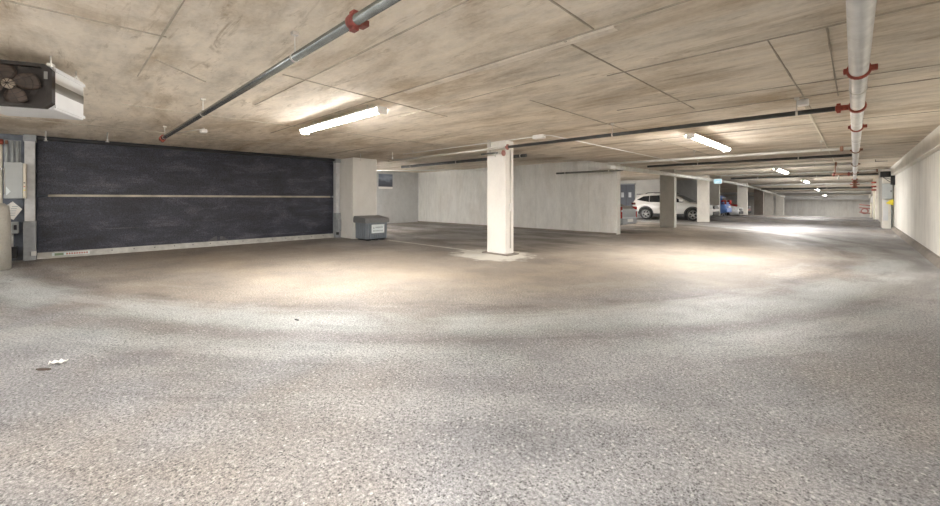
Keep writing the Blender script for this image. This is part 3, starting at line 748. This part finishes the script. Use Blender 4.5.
# second main along the pillars
t = thing('drain_pipe', 'long pale grey pipe running above the row of pillars', 'pipe', (-5.72, 12.3, 2.42))
X2 = -5.72
obj('pipe', T([(X2, 12.36, 2.37), *[(X2, y, path_z(y, 2.37)) for y in BEND+[57.5]]], .08, 18), 'pipe_grey', t, True)
for y in (12.75, 18.9, 24.8, 31., 37.5, 45.):
    bm = bmesh.new(); ring_y(bm, X2, y, path_z(y, 2.37), .08, .08, False); obj('coupling', bm, 'galv', t, True)
for y in (13.6, 17., 21.6, 22.3, 27.5, 34., 41.): hanger(t, X2, y, path_z(y, 2.37), .08, CEIL+floor_z(y), 'y')
cross_pipe('bay_pipe', 'dark pipe running along the top of the long wall end', 13.85, -8.6, -5.9, 2.33, .035, 'pipe_dark', (-8.2, -6.4), None)
cross_pipe('bay_pipe', 'dark pipe in the dim recess behind the whitewashed pillar', 9.6, -13.2, -7.0, 2.60, .05, 'pipe_black', (-12.6, -10., -7.2), None)
t = thing('bay_pipe', 'thin pale pipe slanting across the dim bay ceiling', 'pipe', (-12, 9., 2.4))
obj('pipe', T([(-14.8, 8.7, 2.49), (-10.2, 11.9, 2.46)], .018, 8), 'pipe_grey', t, True)
for (x, y, z) in ((-14.6, 8.839, 2.489), (-10.5, 11.69, 2.462)): hanger(t, x, y, z, .018, CEIL+RD if y > RY0 else CEIL)

# valve on the whitewashed pillar
t = thing('drain_valve', 'small red-handled valve with pipe stub on the whitewashed pillar top', 'valve', (-5.8, 6.93, 2.36))
obj('stub_pipe', T([(-.55, 0, 0), (.06, 0, 0)], .022, 10), 'pipe_dark', t)
bm = bmesh.new(); lathe(bm, [(.012, -.014), (.065, -.012), (.07, 0), (.065, .012), (.012, .014)], 'x', (.12, 0, -.02), 18); obj('handwheel', bm, 'pink_red', t)
bm = bmesh.new(); lathe(bm, [(.03, -.05), (.04, -.02), (.04, .03), (.028, .05)], 'x', (0.03, 0, 0), 12); tube(bm, [(-.12, 0, 0), (-.12, .0, -.09)], .018, 8); obj('valve_body', bm, 'galv', t)
obj('tag', B(.00, .07, .03, .035, -.20, -.08), 'paper', t)
obj('riser', T([(-.28, 0, 0), (-.28, 0, .30)], .012, 8), 'galv', t)

# conduits and boxes
t = thing('ceiling_conduit', 'white ceiling conduit with junction box beside the whitewashed pillar', 'conduit', (-4.77, 7.0, 2.62))
obj('conduit', T(arc_path([(-9.6, 7.02, 2.63), (-4.55, 7.02, 2.63), (-4.55, 17.5, 2.63)], .15), .012, 8), 'white_plastic', t, True)
obj('junction_box', B(-4.92, -4.66, 6.97, 7.09, 2.575, CEIL, .008), 'white_plastic', t, True)
t = thing('ceiling_conduit', 'pale ceiling conduit with small box beside the silver main', 'conduit', (-.5, 8, 2.62))
obj('conduit', T([(-.5, 7.0, 2.635), (-.5, 19., 2.635)], .014, 8), 'cream', t, True)
obj('junction_box', B(-.56, -.44, 7.0, 7.13, 2.58, CEIL, .008), 'white_plastic', t, True)
t = thing('smoke_detector', 'small white ceiling sensor in front of the roller gate', 'sensor', (-8.9, 1.86, 2.56))
obj('sensor_body', B(-.07, .07, -.05, .05, 0, .07, .012), 'white_plastic', t)
obj('feed_conduit', T([(-.05, -.02, .075), (-1.3, -.35, .085)], .009, 6), 'galv', t)
obj('mount', T([(0, 0, .065), (0, 0, .1)], .02, 8), 'galv', t)
for (x, y, l) in ((-10.9, .62, 'small sprinkler head on the ceiling over the left of the gate'), (-11.6, -.25, 'small sprinkler head below the white heater'), (-10.6, 6.2, 'small sprinkler head over the grey bin'), (-9.6, 6.65, 'small sprinkler head on the ceiling right of the gate pillar')):
    t = thing('ceiling_sprinkler', l, 'sprinkler', (x, y, 2.46), 0, 'sprinkler heads on the ceiling')
    obj('stem', T([(0, 0, .05), (0, 0, .20)], .012, 8), 'galv', t)
    bm = bmesh.new(); lathe(bm, [(.03, 0), (.032, .006), (.014, .02), (.018, .05), (.012, .06)], 'z', (0, 0, 0), 12); obj('deflector', bm, 'white_plastic', t)

# exit sign
t = thing('exit_sign', 'pale blue lit sign hanging by the pillar row above the SUV nose', 'sign', (-5.14, 24., 2.10))
obj('sign_case', B(-.19, .19, -.03, .03, 0, .26, .01), 'white_plastic', t)
obj('sign_face', B(-.17, .17, -.036, -.028, .02, .24), 'exit', t)
obj('pictogram', B(-.10, .10, -.040, -.035, .07, .12, .004), 'paper', t)
for x in (-.12, .12): obj('hanging_rod', T([(x, 0, .25), (x, 0, CEIL-2.10)], .006, 6), 'galv', t)

# ------------------------------------------------------------------ right wall fittings
t = thing('electrical_panel', 'grey electrical panel with yellow tag on the right pier', 'panel', (1.06, 25.3, 1.30))
obj('cabinet', B(-.17, .15, -.22, 0, 0, .68, .01), 'grey_enamel', t)
obj('cabinet_door', B(-.155, .135, -.235, -.215, .02, .66, .006), 'grey_enamel', t)
obj('latch', B(.08, .11, -.25, -.23, .30, .38, .004), 'blackp', t)
bm = bmesh.new(); prism(bm, [(-.06, -.18), (.17, -.28), (.175, -.03), (.12, -.01)], 'y', -.14, -.13); obj('yellow_tag', bm, 'yellow', t)
obj('lower_sheet', B(-.14, .02, -.02, -.002, -.95, -.02), 'white_metal', t)
obj('conduit', T([(.13, -.06, -.02), (.13, -.06, -1.28)], .03, 8), 'pipe_dark', t)
t = thing('wall_speaker', 'black loudspeaker box on a bracket under the right ledge', 'speaker', (.95, 24.6, 2.2))
obj('case', B(-.14, .17, -.20, .14, .04, .28, .02), 'blackp', t)
obj('horn', B(-.10, .06, -.24, -.19, .05, .25, .015), 'clad', t)
for z in (.0, -.12): obj('bracket_arm', T([(-.05, 0, .03), (.15, 0, z-.05), (.26, 0, z-.05)], .012, 6), 'clad', t)
obj('bracket_plate', B(.17, .30, -.06, .06, -.30, .10, .006), 'clad', t)
obj('cap', B(.10, .18, -.14, .08, .10, .24, .01), 'white_plastic', t)
t = thing('ceiling_bracket', 'small dark metal bracket on the ceiling before the loudspeaker', 'bracket', (.62, 19.5, 2.58))
obj('bar', B(-.10, .20, -.02, .02, .0, .02), 'pipe_dark', t); obj('strut', B(-.10, -.08, -.02, .02, 0, .08), 'pipe_dark', t)
t = thing('pipe_valve', 'red brass valve cluster hanging left of the silver main far away', 'valve', (-.45, 21.9, 2.30))
obj('body', T([(-.20, 0, 0), (.40, 0, 0)], .05, 14), 'bronze', t)
for x in (-.14, .3):
    bm = bmesh.new(); ring_x(bm, x, 0, 0, .05, .06); obj('coupling', bm, 'red_dark', t)
obj('gauge_stem', T([(0, 0, 0), (0, 0, -.22)], .022, 8), 'galv', t); obj('riser', T([(-.1, 0, 0), (-.1, 0, CEIL-2.30)], .02, 8), 'bronze', t)
t = thing('pipe_valve', 'red flanged fitting at the end of the silver main', 'valve', (.03, 31.6, 2.28))
obj('body', T([(0, 0, -.36), (0, 0, .22)], .09, 16), 'bronze', t)
for z in (-.30, -.02, .15):
    bm = bmesh.new(); lathe(bm, [(.08, z-.03), (.14, z-.03), (.14, z+.03), (.08, z+.03)], 'z', (0, 0, 0), 16, True); obj('flange', bm, 'red', t)
obj('side_handle', T([(-.2, 0, -.14), (.2, 0, -.14)], .03, 8), 'red', t)
t = thing('wall_riser', 'red coupled riser pipe on the narrow right pier', 'pipe', (.86, 34.1, 0))
obj('pipe', T([(0, 0, floor_z(34.1)), (0, 0, CEIL-.1)], .045, 12), 'cream', t)
for z in (1.85, 2.05, 2.3):
    bm = bmesh.new(); lathe(bm, [(.05, z-.05), (.11, z-.05), (.11, z+.05), (.05, z+.05)], 'z', (0, 0, 0), 14, True); obj('coupling', bm, 'red', t)
t = thing('hose_rack', 'faint red hose rack against the far right pier', 'rack', (.55, 36.5, floor_z(36.5)))
for z in (.55, .85, 1.05): obj('arm', T([(-.30, 0, z), (.28, 0, z-.08)], .035, 8), 'pink_red', t)
obj('post', T([(.24, 0, 0), (.24, 0, 1.15)], .045, 8), 'cream', t)
obj('hose_coil', T([(-.05+.16*math.cos(a*PI/10), .05, .62+.16*math.sin(a*PI/10)) for a in range(21)], .035, 8, False), 'pink_red', t)

# ------------------------------------------------------------------ door behind the SUV
d = struct('door_1', B(-12.45, -11.29, 28.50, 28.60, 0, 2.34, .01), 'door'); lab(d, 'slate grey double door with two small panes behind the SUV', 'door')
for x in (-12.14, -11.60):
    o = sub('door_pane', B(x-.10, x+.10, 28.485, 28.502, 1.42, 1.78, .004), 'glassw', d); o['kind'] = 'structure'
o = sub('door_gap', B(-11.88, -11.86, 28.49, 28.502, .02, 2.3), 'ink_dark', d); o['kind'] = 'structure'
o = sub('door_frame', B(-12.52, -11.22, 28.52, 28.6, 2.34, 2.42), 'post_grey', d); o['kind'] = 'structure'

# ------------------------------------------------------------------ cars
def lerp_poly(pl, x):
    if x <= pl[0][0]: return pl[0][1]
    for (a, za), (b_, zb) in zip(pl, pl[1:]):
        if x <= b_: return za+(zb-za)*(x-a)/(b_-a)
    return pl[-1][1]

def car(name, label, loc, rotz, S, paint, group='parked cars'):
    t = thing(name, label, 'car', loc, rotz, group)
    L2, W2 = S['L']/2, S['W']/2; R = S['R']; axles = S['axles']; AR = R+.065
    top = S['top']
    n = 96; secs = []
    for i in range(n+1):
        x = -L2+2*L2*i/n
        e = max(0, abs(x)-L2+.65)/.65; w = W2*(1-.16*e**2.2)
        zb = lerp_poly(S['bot'], x)
        for a in axles:
            if abs(x-a) < AR: zb = max(zb, R+math.sqrt(AR*AR-(x-a)**2))
        zt = lerp_poly(top, x)
        zb = min(zb, zt-.10)
        zm = min(max(zb+.03, .55*zt+.12), zt-.05)
        secs.append([(0, zb), (w*.9, zb), (w*.985, zb+.02), (w, zm), (w*.975, zt-.045), (w*.90, zt), (w*.45, zt+.018), (0, zt+.022)])
    bm = bmesh.new(); rings = []
    for i, sc in enumerate(secs):
        x = -L2+2*L2*i/n
        ring = [bm.verts.new((x, y, z)) for y, z in sc]+[bm.verts.new((x, -y, z)) for y, z in sc[-2:0:-1]]
        rings.append(ring)
    m_ = len(rings[0])
    for a, b_ in zip(rings, rings[1:]):
        for k in range(m_):
            f = bm.faces.new((a[k], a[(k+1) % m_], b_[(k+1) % m_], b_[k])); f.smooth = True
    bm.faces.new(rings[0]); bm.faces.new(rings[-1])
    obj('body', bm, paint, t)
    # cabin
    rf = S['roof']; belt = S['belt']
    def yz(z): return W2*.94-(z-belt)*S.get('tumble', .28)
    bm = bmesh.new(); rings = []
    x0, x1 = rf[0][0], rf[-1][0]
    xs = sorted(set([p_[0] for p_ in rf]+[x0+(x1-x0)*i/40 for i in range(41)]))
    for x in xs:
        zr = max(lerp_poly(rf, x), belt+.012)
        zs = max(zr-.07, belt+.005)
        sc = [(yz(belt), belt-.03), (yz(zs), zs), (yz(zr)-.07, zr), (yz(zr)*.5, zr+.012), (0, zr+.016)]
        rings.append([bm.verts.new((x, y, z)) for y, z in sc]+[bm.verts.new((x, -y, z)) for y, z in sc[-2::-1]])
    m_ = len(rings[0])
    for a, b_ in zip(rings, rings[1:]):
        for k in range(m_-1):
            f = bm.faces.new((a[k], a[k+1], b_[k+1], b_[k])); f.smooth = True
    bm.faces.new(rings[0]); bm.faces.new(rings[-1])
    obj('cabin', bm, paint, t)
    # glass
    for s_ in (-1, 1):
        for poly in S['windows']:
            bm = bmesh.new()
            a = [bm.verts.new((x, s_*(yz(z)+.012), z)) for x, z in poly]; b_ = [bm.verts.new((x, s_*(yz(z)-.02), z)) for x, z in poly]
            bm.faces.new(a); bm.faces.new(b_[::-1])
            for i in range(len(a)): bm.faces.new((a[i], b_[i], b_[(i+1) % len(a)], a[(i+1) % len(a)]))
            obj('side_window', bm, 'car_glass', t)
    for (xa, xb, nm) in ((*S['ws'], 'windshield'), (*S['rw'], 'rear_window')):
        bm = bmesh.new(); vs = []
        for i in range(7):
            x = xa+(xb-xa)*i/6; z = lerp_poly(rf, x); row = []
            for j in range(-4, 5):
                f = j/4*.86; zz = z+.016*(1-f*f)+.012
                row.append(bm.verts.new((x+(.012 if nm == 'windshield' else -.012), (yz(z)-.03)*f, zz)))
            vs.append(row)
        for i in range(6):
            for j in range(8): bm.faces.new((vs[i][j], vs[i][j+1], vs[i+1][j+1], vs[i+1][j]))
        ob = obj(nm, bm, 'car_glass', t); sm = ob.modifiers.new('th', 'SOLIDIFY'); sm.thickness = .012; sm.offset = 0
    # arches, sills
    for a in axles:
        for s_ in (-1, 1):
            bm = bmesh.new(); ro, ri = AR+.055, AR-.01; N_ = 16
            poly = [(a+ro*math.cos(PI*k/N_), R+ro*math.sin(PI*k/N_)) for k in range(N_+1)]+[(a+ri*math.cos(PI*k/N_), R+ri*math.sin(PI*k/N_)) for k in range(N_, -1, -1)]
            e = max(0, abs(a)-L2+.65)/.65; w = W2*(1-.16*e**2.2)
            prism(bm, poly, 'y', s_*(w-.05), s_*(w+.012)); obj('wheel_arch', bm, S.get('clad', 'clad'), t)
            # wheel
            y0 = s_*(W2-.24); y1 = s_*(W2-.015)
            bm = bmesh.new()
            lathe(bm, [(R*.66, y0), (R*.93, y0), (R, y0+(y1-y0)*.2), (R, y0+(y1-y0)*.8), (R*.94, y1), (R*.70, y1), (R*.66, y1-(y1-y0)*.1)], 'y', (a, 0, R), 32, True)
            wh = obj('wheel', bm, 'rubber', t)
            bm = bmesh.new()
            yf = y1-(y1-y0)*.06; yb = y1-(y1-y0)*.35
            lathe(bm, [(R*.68, y0), (R*.70, yf), (R*.62, yf), (R*.60, yb), (R*.60, y0)], 'y', (a, 0, R), 32, True)
            for k in range(5):
                for da in (-.13, .13):
                    an = 2*PI*k/5+.3+da
                    p0 = Vector((a+.05*math.cos(an), yf, R+.05*math.sin(an))); p1 = Vector((a+R*.63*math.cos(an+da*.6), yf-s_*.01, R+R*.63*math.sin(an+da*.6)))
                    tube(bm, [p0, p1], .022, 6)
            lathe(bm, [(.07, yb), (.07, yf+s_*.004), (.0, yf+s_*.006)], 'y', (a, 0, R), 14)
            sub('rim', bm, 'rim', wh)
            bm = bmesh.new(); lathe(bm, [(R*.6, yb-s_*.03), (.0, yb-s_*.03)], 'y', (a, 0, R), 24); lathe(bm, [(R*.5, yb-s_*.02), (R*.5, yb), (.0, yb)], 'y', (a, 0, R), 24); sub('brake_disc', bm, 'clad', wh)
    for s_ in (-1, 1):
        zs = lerp_poly(S['bot'], 0)
        obj('sill', B(axles[0]+AR, axles[1]-AR, s_*(W2-.02)-.03, s_*(W2-.02)+.035, zs-.04, zs+.14, .015), S.get('clad', 'clad'), t)
        mx = S['mirror']; zb = belt+.06
        mr = obj('door_mirror', B(mx-.10, mx+.08, s_*(W2+.09)-.10, s_*(W2+.09)+.07, zb, zb+.15, .03), paint, t)
        for hx in S['handles']: obj('door_handle', B(hx-.10, hx+.10, s_*(W2*.985)-.015, s_*(W2*.985)+.03, belt-.16, belt-.125, .008), paint, t)
        zh = S['head_z']; zt_ = S['tail_z']
        bm = bmesh.new(); box(bm, L2-.26, L2-.03, s_*(W2*.74)-.20, s_*(W2*.74)+.12, zh-.07, zh+.07, .03, rot=Matrix.Rotation(-s_*.3, 3, 'Z')); obj('headlight', bm, 'clear', t)
        bm = bmesh.new(); box(bm, -L2+.0, -L2+.30, s_*(W2*.80)-.15, s_*(W2*.80)+.09, zt_-S['tail_h'], zt_+S['tail_h'], .03, rot=Matrix.Rotation(s_*.28, 3, 'Z')); tl = obj('taillight', bm, S.get('tail', 'tail'), t)
        if S.get('tail_clear'):
            bm = bmesh.new(); box(bm, -L2-.004, -L2+.28, s_*(W2*.80)-.14, s_*(W2*.80)+.085, zt_+.02, zt_+.11, .02, rot=Matrix.Rotation(s_*.28, 3, 'Z')); sub('reverse_lens', bm, 'clear', tl)
    zb0 = lerp_poly(S['bot'], -L2); zb1 = lerp_poly(S['bot'], L2)
    obj('rear_bumper', B(-L2-.05, -L2+.16, -W2*.80, W2*.80, zb0-.02, zb0+.26, .04), S.get('bump', 'clad'), t)
    obj('front_bumper', B(L2-.16, L2+.04, -W2*.80, W2*.80, zb1-.02, zb1+.20, .04), S.get('bump', 'clad'), t)
    gr = obj('grille', B(L2-.06, L2+.022, -W2*.50, W2*.50, S['head_z']-.16, S['head_z']+.02, .02), 'clad', t)
    for k in range(3): sub('grille_bar', B(L2+.018, L2+.03, -W2*.46, W2*.46, S['head_z']-.13+k*.05, S['head_z']-.115+k*.05), 'rim', gr)
    obj('licence_plate', B(-L2-.062, -L2-.045, -.26, .26, zb0+.30 if S.get('plate_high') else zb0+.08, (zb0+.30 if S.get('plate_high') else zb0+.08)+.12, .004), 'plate', t)
    if S.get('rails'):
        for s_ in (-1, 1):
            obj('roof_rail', T(arc_path([(-1.5, s_*(W2-.28), 1.62), (-1.35, s_*(W2-.28), 1.70), (-.1, s_*(W2-.28), 1.72), (.1, s_*(W2-.28), 1.64)], .06), .018, 8), 'clad', t)
        obj('spoiler', B(-2.10, -1.72, -.58, .58, 1.595, 1.635, .015), 'clad', t)
    return t

SUV = dict(L=4.62, W=1.85, R=.365, axles=(-1.38, 1.32), belt=1.07,
           top=[(-2.31, .82), (-2.22, 1.0), (-2.0, 1.08), (.9, 1.08), (1.3, 1.06), (2.0, .97), (2.22, .84), (2.31, .66)],
           bot=[(-2.31, .44), (-1.9, .32), (-1.0, .26), (1.0, .26), (1.9, .28), (2.31, .36)],
           roof=[(-2.22, 1.07), (-2.02, 1.42), (-1.86, 1.58), (-1.5, 1.645), (-.6, 1.68), (.05, 1.64), (.35, 1.52), (1.15, 1.08)],
           windows=[[(-1.98, 1.24), (-1.20, 1.11), (-1.20, 1.515), (-1.58, 1.47)], [(-1.175, 1.11), (-.25, 1.10), (-.25, 1.55), (-1.175, 1.52)], [(-.22, 1.10), (.80, 1.11), (.30, 1.44), (.05, 1.535), (-.22, 1.55)]],
           ws=(.37, 1.12), rw=(-2.2, -2.03), mirror=.72, handles=(-.95, .0), head_z=.86, tail_z=1.0, tail_h=.075, rails=True, plate_high=True)
SEDAN = dict(L=4.6, W=1.8, R=.33, axles=(-1.33, 1.36), belt=.93,
             top=[(-2.3, .86), (-2.18, .99), (-1.7, 1.02), (-1.3, .95), (.9, .94), (1.4, .91), (2.0, .80), (2.22, .70), (2.3, .58)],
             bot=[(-2.3, .30), (-1.9, .24), (-1.0, .20), (1.0, .20), (1.9, .22), (2.3, .28)],
             roof=[(-1.85, 1.0), (-1.1, 1.36), (-.5, 1.43), (.1, 1.41), (1.1, .93)],
             windows=[[(-1.2, 1.0), (-.50, .97), (-.50, 1.33), (-.95, 1.30)], [(-.44, .97), (.70, .96), (.10, 1.31), (-.44, 1.33)]],
             ws=(.13, 1.05), rw=(-1.8, -1.13), mirror=.62, handles=(-.9, .1), head_z=.66, tail_z=.76, tail_h=.23, clad='paint_grey', bump='paint_grey', tail_clear=True)
def spec(base, **k): s_ = dict(base); s_.update(k); return s_
car('white_suv', 'white SUV parked sideways behind the two nearest aisle pillars', (-8.13, 26.74, 0), 0, spec(SUV, tail='tail_dark'), 'paint_white')
car('grey_car', 'silver-grey car with red tail lamp showing past the long wall end', (-8.83, 15.95, 0), PI, spec(SEDAN, W=1.72), 'paint_grey')
car('blue_car', 'blue car showing its tail beyond the grey pillar', (-8.6, 32.45, floor_z(33.1)), PI, spec(SUV, tail_h=.15, tail_z=1.13, bump='paint_blue', clad='paint_blue', rails=False), 'paint_blue')
car('silver_car', 'silver car with its nose out beside the blue car', (-8.3, 34.95, floor_z(35.6)), 0, spec(SEDAN, clad='paint_silver', bump='clad'), 'paint_silver')
car('red_car', 'red car parked between the pale and the dark pillar', (-8.50, 39.3, floor_z(40)), 0, spec(SUV, clad='clad', rails=False), 'paint_red')

# ------------------------------------------------------------------ camera, world, view
cam = bpy.data.cameras.new('camera'); co = bpy.data.objects.new('camera', cam); C.objects.link(co)
cam.sensor_width = 36; cam.lens = 36*395/940; cam.shift_y = -54/940; cam.clip_start = .05; cam.clip_end = 200
co.location = (0, 0, 1.3); co.rotation_euler = (PI/2, 0, math.atan2(384, 395))
scn.camera = co
w = bpy.data.worlds.new('world'); scn.world = w; w.use_nodes = True
w.node_tree.nodes['Background'].inputs['Color'].default_value = (.02, .02, .025, 1)
vs_ = scn.view_settings
vs_.view_transform = 'Standard'; vs_.look = 'None'; vs_.gamma = 1; vs_.use_curve_mapping = False; vs_.exposure = 3.45
scn.cycles.use_denoising = True; scn.cycles.denoising_prefilter = 'ACCURATE'
scn.cycles.max_bounces = 10; scn.cycles.diffuse_bounces = 8
scn.cycles.sample_clamp_indirect = 8
